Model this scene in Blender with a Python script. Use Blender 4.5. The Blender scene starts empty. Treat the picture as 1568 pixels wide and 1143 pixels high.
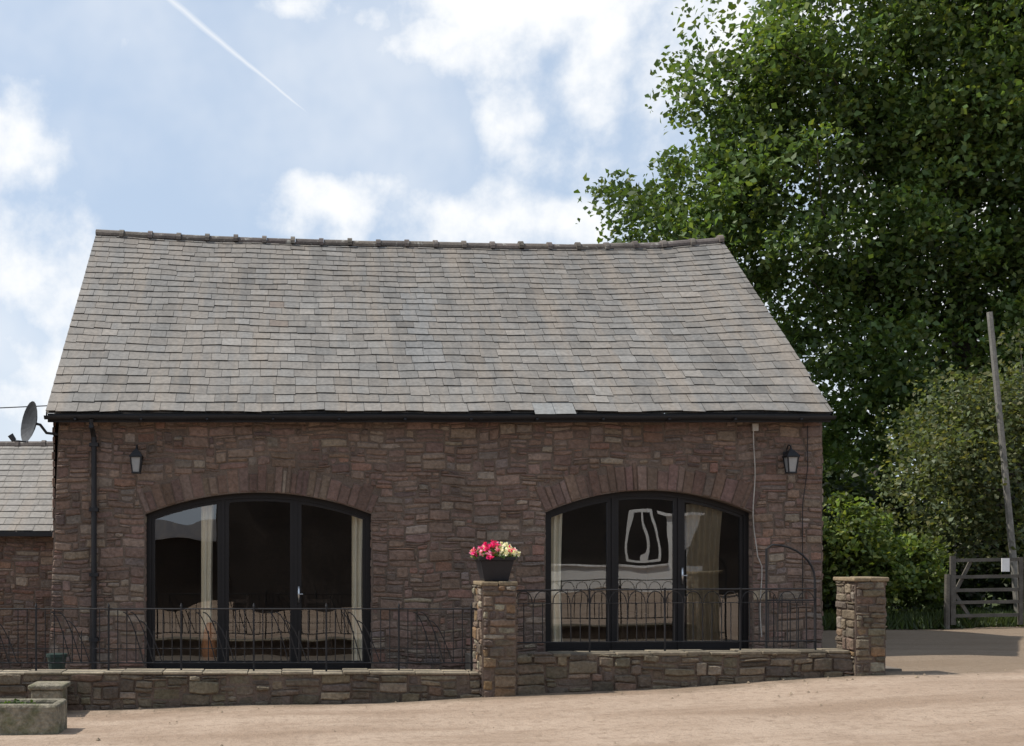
import bpy, math, random
import numpy as np
from mathutils import Vector, Matrix
random.seed(7); rng=np.random.default_rng(7)
R=random.uniform
scene=bpy.context.scene
COL=scene.collection

# ------------------------------------------------------------ helpers
def empty(name,loc=(0,0,0)):
    e=bpy.data.objects.new(name,None); e.location=loc; COL.objects.link(e); e.empty_display_size=.2
    return e
def link(o,parent=None):
    COL.objects.link(o)
    if parent: o.parent=parent
    return o
class MB:
    def __init__(s): s.v=[]; s.f=[]; s.c=[]
    def face(s,pts,col=(1,1,1)):
        n=len(s.v); s.v+= [tuple(p) for p in pts]; s.f.append(tuple(range(n,n+len(pts)))); s.c.append(col)
    def box(s,a,b,col=(1,1,1)):
        x0,y0,z0=a; x1,y1,z1=b; n=len(s.v)
        s.v+=[(x0,y0,z0),(x1,y0,z0),(x1,y1,z0),(x0,y1,z0),(x0,y0,z1),(x1,y0,z1),(x1,y1,z1),(x0,y1,z1)]
        for q in ((0,3,2,1),(4,5,6,7),(0,1,5,4),(1,2,6,5),(2,3,7,6),(3,0,4,7)):
            s.f.append(tuple(n+i for i in q)); s.c.append(col)
    def tube(s,pts,rad,n=6,col=(1,1,1),cap=True):
        pts=[Vector(p) for p in pts]
        if not hasattr(rad,'__len__'): rad=[rad]*len(pts)
        base=len(s.v); prev=None
        for i,p in enumerate(pts):
            d=(pts[min(i+1,len(pts)-1)]-pts[max(i-1,0)]).normalized()
            ref=Vector((0,0,1)) if abs(d.z)<.9 else Vector((1,0,0))
            a=d.cross(ref).normalized(); b=d.cross(a).normalized()
            if prev is not None and a.dot(prev)<0: a=-a;b=-b
            prev=a
            for k in range(n):
                t=2*math.pi*k/n
                s.v.append(tuple(p+(a*math.cos(t)+b*math.sin(t))*rad[i]))
        for i in range(len(pts)-1):
            for k in range(n):
                s.f.append((base+i*n+k,base+i*n+(k+1)%n,base+(i+1)*n+(k+1)%n,base+(i+1)*n+k)); s.c.append(col)
        if cap:
            s.f.append(tuple(base+k for k in range(n))); s.c.append(col)
            s.f.append(tuple(base+(len(pts)-1)*n+k for k in range(n))); s.c.append(col)
    def build(s,name,mat,parent=None,smooth=False,bevel=0):
        me=bpy.data.meshes.new(name); me.from_pydata(s.v,[],s.f)
        at=me.attributes.new('Col','FLOAT_COLOR','FACE')
        at.data.foreach_set('color',[x for c in s.c for x in (c[0],c[1],c[2],1.0)])
        me.materials.append(mat)
        if smooth: me.polygons.foreach_set('use_smooth',[True]*len(me.polygons))
        me.update()
        o=bpy.data.objects.new(name,me); link(o,parent)
        import bmesh
        bm=bmesh.new(); bm.from_mesh(me); bmesh.ops.recalc_face_normals(bm,faces=bm.faces); bm.to_mesh(me); bm.free()
        if bevel:
            m=o.modifiers.new('b','BEVEL'); m.width=bevel; m.segments=2
        return o

def mat(name,color,rough=.85,n1=(3,.25),n2=(30,.2),bump=(40,.3,.01),attr=False,metal=0,spec=.3,tint=None,stretch=None):
    m=bpy.data.materials.new(name); m.use_nodes=True; nt=m.node_tree; N=nt.nodes; L=nt.links
    b=N['Principled BSDF']; b.inputs['Roughness'].default_value=rough; b.inputs['Metallic'].default_value=metal
    b.inputs['Specular IOR Level'].default_value=spec
    tc=N.new('ShaderNodeTexCoord'); src0=tc.outputs['Object']
    if stretch:
        mp=N.new('ShaderNodeMapping'); mp.inputs['Scale'].default_value=stretch; L.new(src0,mp.inputs[0]); st=mp.outputs[0]
    else: st=src0
    def noise(sc,det=4,v=None):
        n=N.new('ShaderNodeTexNoise'); n.inputs['Scale'].default_value=sc; n.inputs['Detail'].default_value=det
        n.inputs['Roughness'].default_value=.6
        L.new(v or src0,n.inputs['Vector']); return n
    def scale(n,a):
        r=N.new('ShaderNodeMapRange'); r.inputs[1].default_value=.3; r.inputs[2].default_value=.7
        r.inputs[3].default_value=1-a; r.inputs[4].default_value=1+a; L.new(n.outputs['Fac'],r.inputs[0]); return r
    r1=scale(noise(n1[0],4,st),n1[1]); r2=scale(noise(n2[0]),n2[1])
    mu=N.new('ShaderNodeMath'); mu.operation='MULTIPLY'; L.new(r1.outputs[0],mu.inputs[0]); L.new(r2.outputs[0],mu.inputs[1])
    if attr:
        a=N.new('ShaderNodeAttribute'); a.attribute_name='Col'
        src=N.new('ShaderNodeVectorMath'); src.operation='MULTIPLY'; L.new(a.outputs['Color'],src.inputs[0]); src.inputs[1].default_value=color
        so=src.outputs[0]
    else:
        rg=N.new('ShaderNodeRGB'); rg.outputs[0].default_value=(*color,1); so=rg.outputs[0]
    if tint:
        mx=N.new('ShaderNodeMix'); mx.data_type='RGBA'; nn=noise(tint[1],5,st)
        rr=N.new('ShaderNodeMapRange'); rr.inputs[1].default_value=tint[2]; rr.inputs[2].default_value=tint[3]
        rr.inputs[4].default_value=tint[4]
        L.new(nn.outputs['Fac'],rr.inputs[0]); L.new(rr.outputs[0],mx.inputs[0]); L.new(so,mx.inputs[6]); mx.inputs[7].default_value=(*tint[0],1)
        so=mx.outputs[2]
    v=N.new('ShaderNodeVectorMath'); v.operation='SCALE'; L.new(so,v.inputs[0]); L.new(mu.outputs[0],v.inputs['Scale'])
    L.new(v.outputs[0],b.inputs['Base Color'])
    if bump:
        nb=noise(bump[0],6); bp=N.new('ShaderNodeBump'); bp.inputs['Strength'].default_value=bump[1]; bp.inputs['Distance'].default_value=bump[2]
        L.new(nb.outputs['Fac'],bp.inputs['Height']); L.new(bp.outputs[0],b.inputs['Normal'])
    return m

M_stone=mat('sandstone_rubble',(1,1,1),.9,(1.0,.2),(22,.28),(22,.9,.03),attr=True,tint=((.20,.155,.125),1.3,.45,.72,.5))
M_arch=mat('arch_sandstone',(1,1,1),.9,(1.5,.2),(22,.25),(24,.9,.025),attr=True)
M_wstone=mat('garden_wall_stone',(1,1,1),.9,(2,.25),(25,.28),(22,.9,.03),attr=True,tint=((.12,.11,.07),3,.47,.7,.6))
M_mortar=mat('lime_mortar',(.14,.105,.082),.95,(2,.2),(40,.25),(40,.8,.02))
M_barn=mat('dark_barn_stone',(.055,.045,.038),.95,(1,.3),(12,.3),None)
M_slate=mat('slate',(1,1,1),.62,(1.6,.18),(18,.2),(25,.35,.006),attr=True,spec=.35,tint=((.19,.155,.12),1.6,.44,.66,.6),stretch=(2.2,.2,.2))
M_ridge=mat('ridge_clay',(.13,.112,.10),.8,(5,.25),(40,.2),attr=True,tint=((.42,.41,.36),9,.6,.7,.7))
M_black=mat('black_paint',(.018,.018,.02),.5,(3,.1),(20,.1),None)
M_frame=mat('dark_frame',(.014,.012,.012),.5,(3,.1),(20,.1),None)
M_iron=mat('wrought_iron',(.02,.019,.02),.6,(3,.2),(20,.2),None)
M_coping=mat('coping_stone',(.25,.215,.165),.9,(3,.3),(25,.25),(30,.6,.015),attr=True)
M_white=mat('white_render',(.80,.80,.78),.8,(1,.06),(20,.05),None)
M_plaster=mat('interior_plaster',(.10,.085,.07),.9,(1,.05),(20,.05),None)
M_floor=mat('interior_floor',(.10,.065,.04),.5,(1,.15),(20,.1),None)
M_curtain=mat('cream_curtain',(.80,.72,.56),.9,(3,.08),(60,.06),None)
M_bark=mat('bark',(.085,.072,.06),.95,(4,.3),(30,.3),(20,.8,.03))
M_oldwood=mat('weathered_wood',(.11,.10,.085),.9,(4,.3),(50,.25),(40,.5,.01))
M_pole=mat('grey_pole',(.19,.18,.16),.8,(4,.2),(30,.2),None)
M_paving=mat('paving',(.18,.15,.12),.9,(1.5,.2),(20,.15),(25,.4,.01))
M_trough=mat('mossy_stone',(.22,.195,.145),.95,(4,.35),(25,.3),(20,.9,.04),tint=((.09,.10,.04),5,.5,.65,.6))
M_planter=mat('planter_plastic',(.02,.019,.022),.5,(3,.1),(20,.1),None)
M_dark=mat('dark_furniture',(.05,.03,.02),.5,(3,.1),(20,.1),None)

def leafmat(name,trans=.4,rough=.5):
    m=bpy.data.materials.new(name); m.use_nodes=True; N=m.node_tree.nodes; L=m.node_tree.links
    b=N['Principled BSDF']; a=N.new('ShaderNodeAttribute'); a.attribute_name='Col'
    L.new(a.outputs['Color'],b.inputs['Base Color']); b.inputs['Roughness'].default_value=rough; b.inputs['Specular IOR Level'].default_value=.35
    t=N.new('ShaderNodeBsdfTranslucent'); g=N.new('ShaderNodeVectorMath'); g.operation='MULTIPLY'; g.inputs[1].default_value=(1.6,1.6,.6)
    L.new(a.outputs['Color'],g.inputs[0]); L.new(g.outputs[0],t.inputs['Color'])
    mx=N.new('ShaderNodeMixShader'); mx.inputs[0].default_value=trans
    L.new(b.outputs[0],mx.inputs[1]); L.new(t.outputs[0],mx.inputs[2]); L.new(mx.outputs[0],N['Material Output'].inputs['Surface'])
    return m
M_leaf=leafmat('leaves',.38); M_petal=leafmat('petals',.25)

def glassmat():
    m=bpy.data.materials.new('window_glass'); m.use_nodes=True; N=m.node_tree.nodes; L=m.node_tree.links
    for n in list(N):
        if n.type!='OUTPUT_MATERIAL': N.remove(n)
    out=[n for n in N if n.type=='OUTPUT_MATERIAL'][0]
    fr=N.new('ShaderNodeFresnel'); fr.inputs['IOR'].default_value=2.35
    g=N.new('ShaderNodeBsdfGlossy'); g.inputs['Roughness'].default_value=.0; g.inputs['Color'].default_value=(1,1,1,1)
    t=N.new('ShaderNodeBsdfTransparent'); t.inputs['Color'].default_value=(.93,.94,.93,1)
    mx=N.new('ShaderNodeMixShader'); L.new(fr.outputs[0],mx.inputs[0]); L.new(t.outputs[0],mx.inputs[1]); L.new(g.outputs[0],mx.inputs[2])
    tc=N.new('ShaderNodeTexCoord'); nz=N.new('ShaderNodeTexNoise'); nz.inputs['Scale'].default_value=1.3; nz.inputs['Detail'].default_value=1
    bp=N.new('ShaderNodeBump'); bp.inputs['Strength'].default_value=.4; bp.inputs['Distance'].default_value=.012
    L.new(tc.outputs['Object'],nz.inputs['Vector']); L.new(nz.outputs['Fac'],bp.inputs['Height']); L.new(bp.outputs[0],g.inputs['Normal'])
    L.new(mx.outputs[0],out.inputs['Surface']); return m
M_glass=glassmat()

def interp(x,xs,ys):
    if x<=xs[0]: return ys[0]
    for i in range(len(xs)-1):
        if x<=xs[i+1]:
            t=(x-xs[i])/(xs[i+1]-xs[i]); return ys[i]+(ys[i+1]-ys[i])*t
    return ys[-1]
def gz(x,y=13):
    return interp(x,[-12,-2.7,2.6,7,9,14],[-.3,-.12,.035,.32,.36,.37])

# ------------------------------------------------------------ stone laying
def stone_col(pal):
    c=random.choice(pal); k=R(.82,1.16); return (c[0]*k,c[1]*k*R(.96,1.04),c[2]*k*R(.94,1.06))
PAL_H=[(.190,.124,.095)]*5+[(.210,.142,.107)]*4+[(.166,.110,.087)]*4+[(.222,.162,.124)]*2+[(.265,.212,.162),(.13,.095,.079),(.215,.124,.09),(.185,.147,.122)]
PAL_W=[(.150,.118,.084)]*4+[(.182,.146,.104)]*2+[(.122,.097,.074)]*3+[(.24,.195,.14),(.098,.08,.062),(.165,.110,.08)]
def stone(mb,P0,U,N,u0,u1,v0,v1,col,g=.006,proud=(.006,.03),warp=None,jj=.008):
    """one irregular six-sided face stone with chamfered arris"""
    P0=Vector(P0);U=Vector(U);N=Vector(N);Z=Vector((0,0,1)); p=R(*proud); b=min(.016,(v1-v0)*.24)
    j=lambda s=jj: R(-s,s)
    um=(u0+u1)/2+R(-.25,.25)*(u1-u0); un=(u0+u1)/2+R(-.25,.25)*(u1-u0); hv=(v1-v0)
    k=min(.012,hv*.14)
    uu=[(u0+g+abs(j()),v0+g+abs(j(k))),(um,v0+g*.4+j(k)*.4),(u1-g-abs(j()),v0+g+abs(j(k))),
        (u1-g-abs(j()),v1-g-abs(j(k))),(un,v1-g*.4+j(k)*.4),(u0+g+abs(j()),v1-g-abs(j(k)))]
    cu,cv=(u0+u1)/2,(v0+v1)/2
    w=warp or (lambda u,v:(u,v))
    def P(u,v,d):
        u,v=w(u,v); return tuple(P0+U*u+Z*v+N*d)
    n=len(mb.v)
    for (u,v) in uu: mb.v.append(P(u,v,-.02))
    for (u,v) in uu: mb.v.append(P(u,v,p-b*.7))
    for q,(u,v) in enumerate(uu):
        du=0 if q in(1,4) else (b if u<cu else -b)
        mb.v.append(P(u+du,v+(b*.8 if v<cv else -b*.8),p+j(.006)))
    for i in range(6):
        kk=(i+1)%6
        mb.f.append((n+i,n+kk,n+6+kk,n+6+i)); mb.c.append(col)
        mb.f.append((n+6+i,n+6+kk,n+12+kk,n+12+i)); mb.c.append(col)
    mb.f.append(tuple(n+12+i for i in range(6))); mb.c.append(col)
def lay(mb,P0,U,N,v0,v1,spans,pal,rh=(.06,.125),rw=(.12,.36),warp=None,proud=(.004,.028)):
    v=v0
    while v<v1-.02:
        h=R(*rh)
        if v1-(v+h)<.05: h=v1-v
        for (a,b) in spans(v+h/2):
            if b-a<.03: continue
            u=a
            while u<b-.01:
                wd=R(*rw)
                if random.random()<.12: wd*=.5
                if b-(u+wd)<.09: wd=b-u
                stone(mb,P0,U,N,u,u+wd,v,v+h,stone_col(pal),proud=proud,warp=warp)
                u+=wd
        v+=h
def rubble(mb,P0,U,N,u0,u1,v0,v1,spans,pal,cw=.045,q=.03,proud=(.003,.026),warp=None,wr=(3,9),hw=(1,5,6,4,2)):
    n=int(round((u1-u0)/cw)); cw=(u1-u0)/n; rows=int(round((v1-v0)/q)); q=(v1-v0)/rows
    H=[0]*n; jit=[R(-.014,.014) for _ in range(n+1)]; cache={}
    def sp(r):
        if r not in cache: cache[r]=spans(v0+(r+.5)*q)
        return cache[r]
    def ok(i,r):
        c=u0+(i+.5)*cw
        return any(a<=c<=b for a,b in sp(min(r,rows-1)))
    while True:
        m=min(H)
        if m>=rows: break
        i=H.index(m)
        if not ok(i,m): H[i]+=1; continue
        j=i
        while j<n and H[j]==m and ok(j,m): j+=1
        run=j-i; w=random.randint(*wr)
        if random.random()<.2: w=max(2,w//2)
        if run-w<3: w=run if run<=wr[1]+2 else run//2
        h=random.choices([1,2,3,4,5],weights=hw)[0]
        if w<=2: h=min(h,3)
        if h>=4: w=min(w,8)
        if h==1 and w>7: h=2
        if w==run:
            nb=[H[k] for k in (i-1,i+w) if 0<=k<n and H[k]>m]
            if nb and random.random()<.5:
                d=min(nb)-m
                if 1<=d<=6: h=d
        h=min(h,rows-m)
        while h>1 and not (ok(i,m+h-1) and ok(i+w-1,m+h-1)): h-=1
        vm=v0+(m+h/2)*q; a=u0+i*cw+jit[i]; b=u0+(i+w)*cw+jit[i+w]; c=(a+b)/2
        for s0,s1 in spans(vm):
            if s0-.03<=c<=s1+.03:
                a=max(a,s0); b=min(b,s1)
                if a-s0<.045: a=s0
                if s1-b<.045: b=s1
        if b-a>.02: stone(mb,P0,U,N,a,b,v0+m*q,v0+(m+h)*q,stone_col(pal),proud=proud,warp=warp,jj=.014)
        for k in range(i,i+w): H[k]=m+h
def wob(u,v): return (u+.010*math.sin(v*5.1+u*.7),v+.014*math.sin(u*1.7+v*2.3)+.011*math.sin(u*5.3+v*1.3)+.007*math.sin(u*13+v*4))

# ------------------------------------------------------------ HOUSE
house=empty('stone_barn_house')
FY=15.45
ZB=-.2; ZT=3.62
XR=7.37
def XL(z): return -3.25-.16*(3.6-z)/3.6
class Op: pass
def mkop(x0,x1,zb,zs,za):
    o=Op(); o.x0,o.x1,o.zb,o.zs,o.za=x0,x1,zb,zs,za
    o.h=(x1-x0)/2; o.cx=(x0+x1)/2; r=za-zs; o.R=(o.h*o.h+r*r)/(2*r); o.cz=za-o.R
    return o
OPS=[mkop(-2.05,1.10,.08,2.27,2.57),mkop(3.52,6.40,.34,2.29,2.60)]
def arch(o,x):
    d=o.R**2-(x-o.cx)**2
    return o.cz+math.sqrt(max(d,0))
VH=.36
def outer_half(o,z):
    ro=o.R+VH
    if z<o.zs-.02: return o.h
    if z>o.cz+ro: return None
    a=math.atan2(o.h,o.R-(o.za-o.zs))
    return min(math.sqrt(max(ro*ro-(z-o.cz)**2,0)),(z-o.cz)*math.tan(a))
def fspans(z):
    cuts=[]
    for o in OPS:
        if z<o.zb: continue
        hw=outer_half(o,z)
        if hw: cuts.append((o.cx-hw,o.cx+hw))
    s=[]; x=XL(z)
    for a,b in cuts:
        s.append((x,a)); x=b
    s.append((x,XR)); return s
mb=MB(); rubble(mb,(0,FY,0),(1,0,0),(0,-1,0),-3.42,XR,ZB,3.6,fspans,PAL_H,warp=wob)
def gspan(z):
    if z<=3.55: return [(0,7.3)]
    k=(z-3.55)/3.5*3.65; return [(k+.05,7.3-k-.05)] if 7.3-2*k>.3 else []
lay(mb,(XR,FY,0),(0,1,0),(1,0,0),ZB,7.0,gspan,PAL_H,rh=(.09,.16),rw=(.25,.5))
lay(mb,(-3.33,FY,0),(0,1,0),(-1,0,0),ZB,7.0,gspan,PAL_H,rh=(.09,.16),rw=(.25,.5))
mb.build('stonework',M_stone,house)
mb=MB()
for o in OPS:
    a=math.atan2(o.h,o.zs-o.cz); t=-a+0.0
    while t<a-.005:
        w=R(.055,.17)/ (o.R+.15)
        if a-(t+w)<.02: w=a-t
        g=.0015; ri=o.R+.002+R(-.004,.016); ro=o.R+VH+R(-.10,.035); p=R(.006,.026)
        c=stone_col([(.152,.098,.077),(.168,.110,.085),(.135,.089,.071),(.180,.130,.10)])
        if o is OPS[0] and random.random()<.07: c=(.25,.20,.155)
        pts=[(ri,t+g),(ri,t+w-g),(ro+R(-.02,.02),t+w-g),(ro,t+g)]
        n=len(mb.v)
        for d in (.03,-p+.008):
            for (r,q) in pts: mb.v.append((o.cx+r*math.sin(q),FY+d,o.cz+r*math.cos(q)))
        for i,(r,q) in enumerate(pts):
            r2=r+(.014 if i<2 else -.014); q2=q+(g*1.8 if i in(0,3) else -g*1.8)
            mb.v.append((o.cx+r2*math.sin(q2),FY-p+R(-.005,.005),o.cz+r2*math.cos(q2)))
        for i in range(4):
            k=(i+1)%4
            mb.f.append((n+i,n+k,n+4+k,n+4+i)); mb.c.append(c); mb.f.append((n+4+i,n+4+k,n+8+k,n+8+i)); mb.c.append(c)
        mb.f.append((n+8,n+9,n+10,n+11)); mb.c.append(c)
        t+=w
mb.build('arch_stones',M_arch,house)
mb=MB()
xs=sorted([-3.25]+[o.x0+(o.x1-o.x0)*i/24 for o in OPS for i in range(25)]+[XR])
for i in range(len(xs)-1):
    a,b=xs[i],xs[i+1]; m=(a+b)/2; ins=None
    for o in OPS:
        if o.x0<m<o.x1: ins=o
    if ins is None:
        if i==0: mb.face([(XL(ZB),FY,ZB),(b,FY,ZB),(b,FY,ZT),(-3.25,FY,ZT)])
        else: mb.face([(a,FY,ZB),(b,FY,ZB),(b,FY,ZT),(a,FY,ZT)])
    else:
        mb.face([(a,FY,ZB),(b,FY,ZB),(b,FY,ins.zb),(a,FY,ins.zb)])
        mb.face([(a,FY,arch(ins,a)),(b,FY,arch(ins,b)),(b,FY,ZT),(a,FY,ZT)])
        mb.face([(a,FY,arch(ins,a)),(b,FY,arch(ins,b)),(b,FY+.45,arch(ins,b)),(a,FY+.45,arch(ins,a))])
for o in OPS:
    for x in (o.x0,o.x1): mb.face([(x,FY,o.zb),(x,FY+.45,o.zb),(x,FY+.45,o.zs),(x,FY,o.zs)])
    mb.face([(o.x0,FY,o.zb),(o.x1,FY,o.zb),(o.x1,FY+.45,o.zb),(o.x0,FY+.45,o.zb)])
for x in (-3.33,XR):
    mb.face([(x,FY,ZB),(x,FY+7.3,ZB),(x,FY+7.3,3.55),(x,FY+3.65,7.0),(x,FY,3.55)])
mb.face([(-3.33,FY+7.3,ZB),(XR,FY+7.3,ZB),(XR,FY+7.3,3.55),(-3.33,FY+7.3,3.55)])
mb.build('wall_core',M_mortar,house)
mb=MB()
for o in OPS:
    lay(mb,(o.x0,FY,0),(0,1,0),(1,0,0),o.zb,o.zs-.02,lambda z:[(.0,.13)],PAL_H,rh=(.08,.16),proud=(.001,.008))
    lay(mb,(o.x1,FY,0),(0,1,0),(-1,0,0),o.zb,o.zs-.02,lambda z:[(.0,.13)],PAL_H,rh=(.08,.16),proud=(.001,.008))
mb.build('jamb_stones',M_stone,house)
# interior
mb=MB()
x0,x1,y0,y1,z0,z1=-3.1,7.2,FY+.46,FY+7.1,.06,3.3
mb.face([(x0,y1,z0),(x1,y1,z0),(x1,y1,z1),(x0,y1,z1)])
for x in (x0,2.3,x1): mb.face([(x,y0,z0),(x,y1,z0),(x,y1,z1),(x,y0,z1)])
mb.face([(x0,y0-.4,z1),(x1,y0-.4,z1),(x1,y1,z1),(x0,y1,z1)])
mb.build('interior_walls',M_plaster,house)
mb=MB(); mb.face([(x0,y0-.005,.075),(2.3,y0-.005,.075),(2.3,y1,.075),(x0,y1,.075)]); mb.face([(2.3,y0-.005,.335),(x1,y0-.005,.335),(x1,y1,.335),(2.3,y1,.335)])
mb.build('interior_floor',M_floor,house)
mb=MB()
def table(x,y,z,w,d,h):
    mb.box((x-w/2,y-d/2,z+h-.04),(x+w/2,y+d/2,z+h))
    for sx in(-1,1):
        for sy in(-1,1): mb.box((x+sx*(w/2-.06)-.03,y+sy*(d/2-.06)-.03,z),(x+sx*(w/2-.06)+.03,y+sy*(d/2-.06)+.03,z+h-.041))
def chair(x,y,z):
    table(x,y,z,.45,.45,.46); mb.box((x-.22,y+.18,z+.461),(x-.18,y+.22,z+1)); mb.box((x+.18,y+.18,z+.461),(x+.22,y+.22,z+1))
    for k in range(3): mb.box((x-.18,y+.19,z+.6+k*.14),(x+.18,y+.21,z+.66+k*.14))
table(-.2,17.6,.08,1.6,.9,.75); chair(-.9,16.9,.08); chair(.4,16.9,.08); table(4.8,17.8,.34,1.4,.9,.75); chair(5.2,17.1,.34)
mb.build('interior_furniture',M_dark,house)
mb=MB(); mb.tube([(-1.17,15.78,.08),(-1.17,15.78,.4),(-1.17,15.78,.62),(-1.17,15.78,.74)],[.10,.13,.09,.04],12); mb.build('terracotta_vase',mat('terracotta',(.42,.17,.07),.7,bump=None),house,smooth=True)
# windows
def ring(mb,o,inset0,inset1,y0,y1):
    def outline(ins):
        pts=[]; n=20
        pts.append((o.x0+ins,o.zb))
        for i in range(n+1):
            x=o.x0+ins+(o.x1-o.x0-2*ins)*i/n
            pts.append((x,arch(o,max(min(x,o.x1-.001),o.x0+.001))-ins*1.0))
        pts.append((o.x1-ins,o.zb))
        return pts
    A=outline(inset0);B=outline(inset1)
    for i in range(len(A)-1):
        for (P,Q,ya) in ((A,B,y0),(A,B,y1)):
            mb.face([(P[i][0],ya,P[i][1]),(P[i+1][0],ya,P[i+1][1]),(Q[i+1][0],ya,Q[i+1][1]),(Q[i][0],ya,Q[i][1])])
        mb.face([(B[i][0],y0,B[i][1]),(B[i+1][0],y0,B[i+1][1]),(B[i+1][0],y1,B[i+1][1]),(B[i][0],y1,B[i][1])])
MULL=[[-.975,.045],[4.50,5.43]]
M_steel=mat('steel',(.55,.55,.55),.3,metal=1,bump=None)
for oi,o in enumerate(OPS):
    mb=MB(); yf=FY+.13; yb=FY+.21
    ring(mb,o,0.0,.07,yf,yb)
    ring(mb,o,.071,.115,yf+.02,yb-.01)
    mb.box((o.x0+.07,yf+.021,o.zb),(o.x1-.07,yb-.012,o.zb+.13)); mb.box((o.x0,yf-.01,o.zb-.01),(o.x1,yb,o.zb+.04))
    for k,m in enumerate(MULL[oi]):
        w=.08; zt=arch(o,m)-.06
        mb.box((m-w,yf+.019,o.zb+.04),(m-.006,yb-.011,zt)); mb.box((m+.006,yf+.019,o.zb+.04),(m+w,yb-.011,zt))
        mb.box((m-.02,yf+.003,o.zb+.04),(m+.02,yf+.018,zt))
    mb.build('window_frame',M_frame,house)
    mb=MB(); edges=[o.x0+.1]+MULL[oi]+[o.x1-.1]
    for k in range(3):
        a,b=edges[k]+.001,edges[k+1]-.001; n=8; yk=FY+.175; tl=(.006,-.005,.004)[k]
        mb.face([(a,yk,o.zb+.1),(b,yk+tl,o.zb+.1)]+[(b+(a-b)*i/n,yk+tl*(1-i/n),arch(o,b+(a-b)*i/n)-.08) for i in range(n+1)])
    mb.build('window_glass',M_glass,house)
    mb=MB(); hx=MULL[oi][1]
    mb.box((hx+.03,yf-.01,o.zb+.95),(hx+.055,yf+.018,o.zb+1.18)); mb.tube([(hx+.042,yf-.01,o.zb+1.07),(hx+.042,yf-.05,o.zb+1.07),(hx+.10,yf-.05,o.zb+1.07)],.008)
    mb.build('door_handle',M_steel,house,smooth=True)
mb=MB()
def curtain(xa,xb,zb,zt,y):
    n=60; P=[]
    ph=R(0,6); fr=2*math.pi*(xb-xa)/.085
    for i in range(n+1):
        t=i/n; P.append([])
        for k in range(9):
            q=k/8; wv=math.sin(ph+fr*t+.6*math.sin(q*3))*(.018+.014*q)
            P[-1].append((xa+(xb-xa)*t*(1-.12*math.sin(q*math.pi)),y+wv+.01*math.sin(7*t),zt+(zb-zt)*q))
    for i in range(n):
        for k in range(8): mb.face([P[i][k],P[i+1][k],P[i+1][k+1],P[i][k+1]])
curtain(-1.30,-1.12,.12,2.42,FY+.36); curtain(.84,1.06,.12,2.42,FY+.32)
curtain(5.58,6.10,.38,2.42,FY+.30); curtain(3.62,3.84,.38,2.42,FY+.30)
mb.build('curtains',M_curtain,house)

# roof ------------------------------------------------
EY=15.20; EZ=3.66; RY=19.14
XA,XB=-3.38,7.40
def ridgez(x): return interp(x,[-3.38,-1.5,.6,2.8,5.1,6.3,7.40],[7.245,7.15,7.075,7.03,7.0,7.03,7.125])
def S(x,t,off=0):
    rz=ridgez(x); z=EZ+(rz-EZ)*t-.03*math.sin(math.pi*t)*math.sin((x+3.4)/10.8*math.pi)+.006*math.sin(x*2.3+t*9)+.004*math.sin(x*5.1-t*15)
    y=EY+(RY-EY)*t
    return (x,y-off*.66,z+off*.75)
mb=MB(); Ls=5.27; d=0; row=0
expo=[]
while d<Ls-.05:
    e=.235-.07*(d/Ls)+R(-.006,.006); expo.append((d,e)); d+=e
sc=Ls/d
def vnoise(x,y): return .5+.25*math.sin(x*1.3+2*math.sin(y*.9))+.25*math.sin(x*3.1+y*1.7+1.3)
for (d0,e) in expo:
    d0*=sc; e*=sc; t0=d0/Ls; t1=min((d0+e*1.0)/Ls+.012,1.0); row+=1
    x=XA-(.14 if row%2 else 0); wrow=.285-.03*(d0/Ls); rk=R(.96,1.04)
    while x<XB:
        w=wrow*R(.82,1.18); a=max(x,XA); b=min(x+w-.005,XB)
        x+=w
        if b-a<.03: continue
        k=rk*R(.88,1.11)*(.93+.14*vnoise(a,d0))*(1.08-.12*(d0/Ls))
        if random.random()<.04: k*=1.2
        if random.random()<.05: k*=.76
        hue=R(-1,1)
        c=(.192*k*(1+.025*hue),.178*k,.160*k*(1-.025*hue))
        xm=(a+b)/2
        if abs(xm+.25)<.12 and 1.6<d0<3.0 and random.random()<.7: c=(.168*k,.135*k,.112*k)
        if abs(xm-2.0)<.2 and 1.0<d0<3.6: c=(.205*k,.20*k,.19*k)
        dt=R(-.0020,.0020)+(-.007 if random.random()<.025 else 0); sk=R(-.0012,.0012); th=R(.007,.013); lift=R(.014,.022)
        if abs(xm-3.55)<.2 and d0<.1: dt=-.016; c=(.25,.25,.24)
        p=[S(a,t0+dt-sk,lift),S(b,t0+dt+sk,lift+R(-.003,.003)),S(b,t1,.003),S(a,t1,.003)]
        q=[S(a,t0+dt-sk,lift-th),S(b,t0+dt+sk,lift-th),S(b,t1,-.004),S(a,t1,-.004)]
        n=len(mb.v); mb.v+=p+q
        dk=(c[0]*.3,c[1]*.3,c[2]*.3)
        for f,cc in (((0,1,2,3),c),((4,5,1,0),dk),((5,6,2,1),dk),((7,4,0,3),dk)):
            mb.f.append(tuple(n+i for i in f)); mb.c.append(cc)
mb.build('roof_slates',M_slate,house)
mb=MB(); n=24
for i in range(n):
    xa=XA+.01+(XB-XA-.02)*i/n; xb=XA+.01+(XB-XA-.02)*(i+1)/n
    for k in range(12):
        mb.face([S(xa,k/12,-.022),S(xb,k/12,-.022),S(xb,(k+1)/12,-.022),S(xa,(k+1)/12,-.022)],(.05,.048,.045))
    mb.face([(xa,RY,ridgez(xa)-.022),(xb,RY,ridgez(xb)-.022),(xb,RY+3.94,EZ),(xa,RY+3.94,EZ)],(.16,.15,.145))
mb.build('roof_deck',M_slate,house)
mb=MB()
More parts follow.
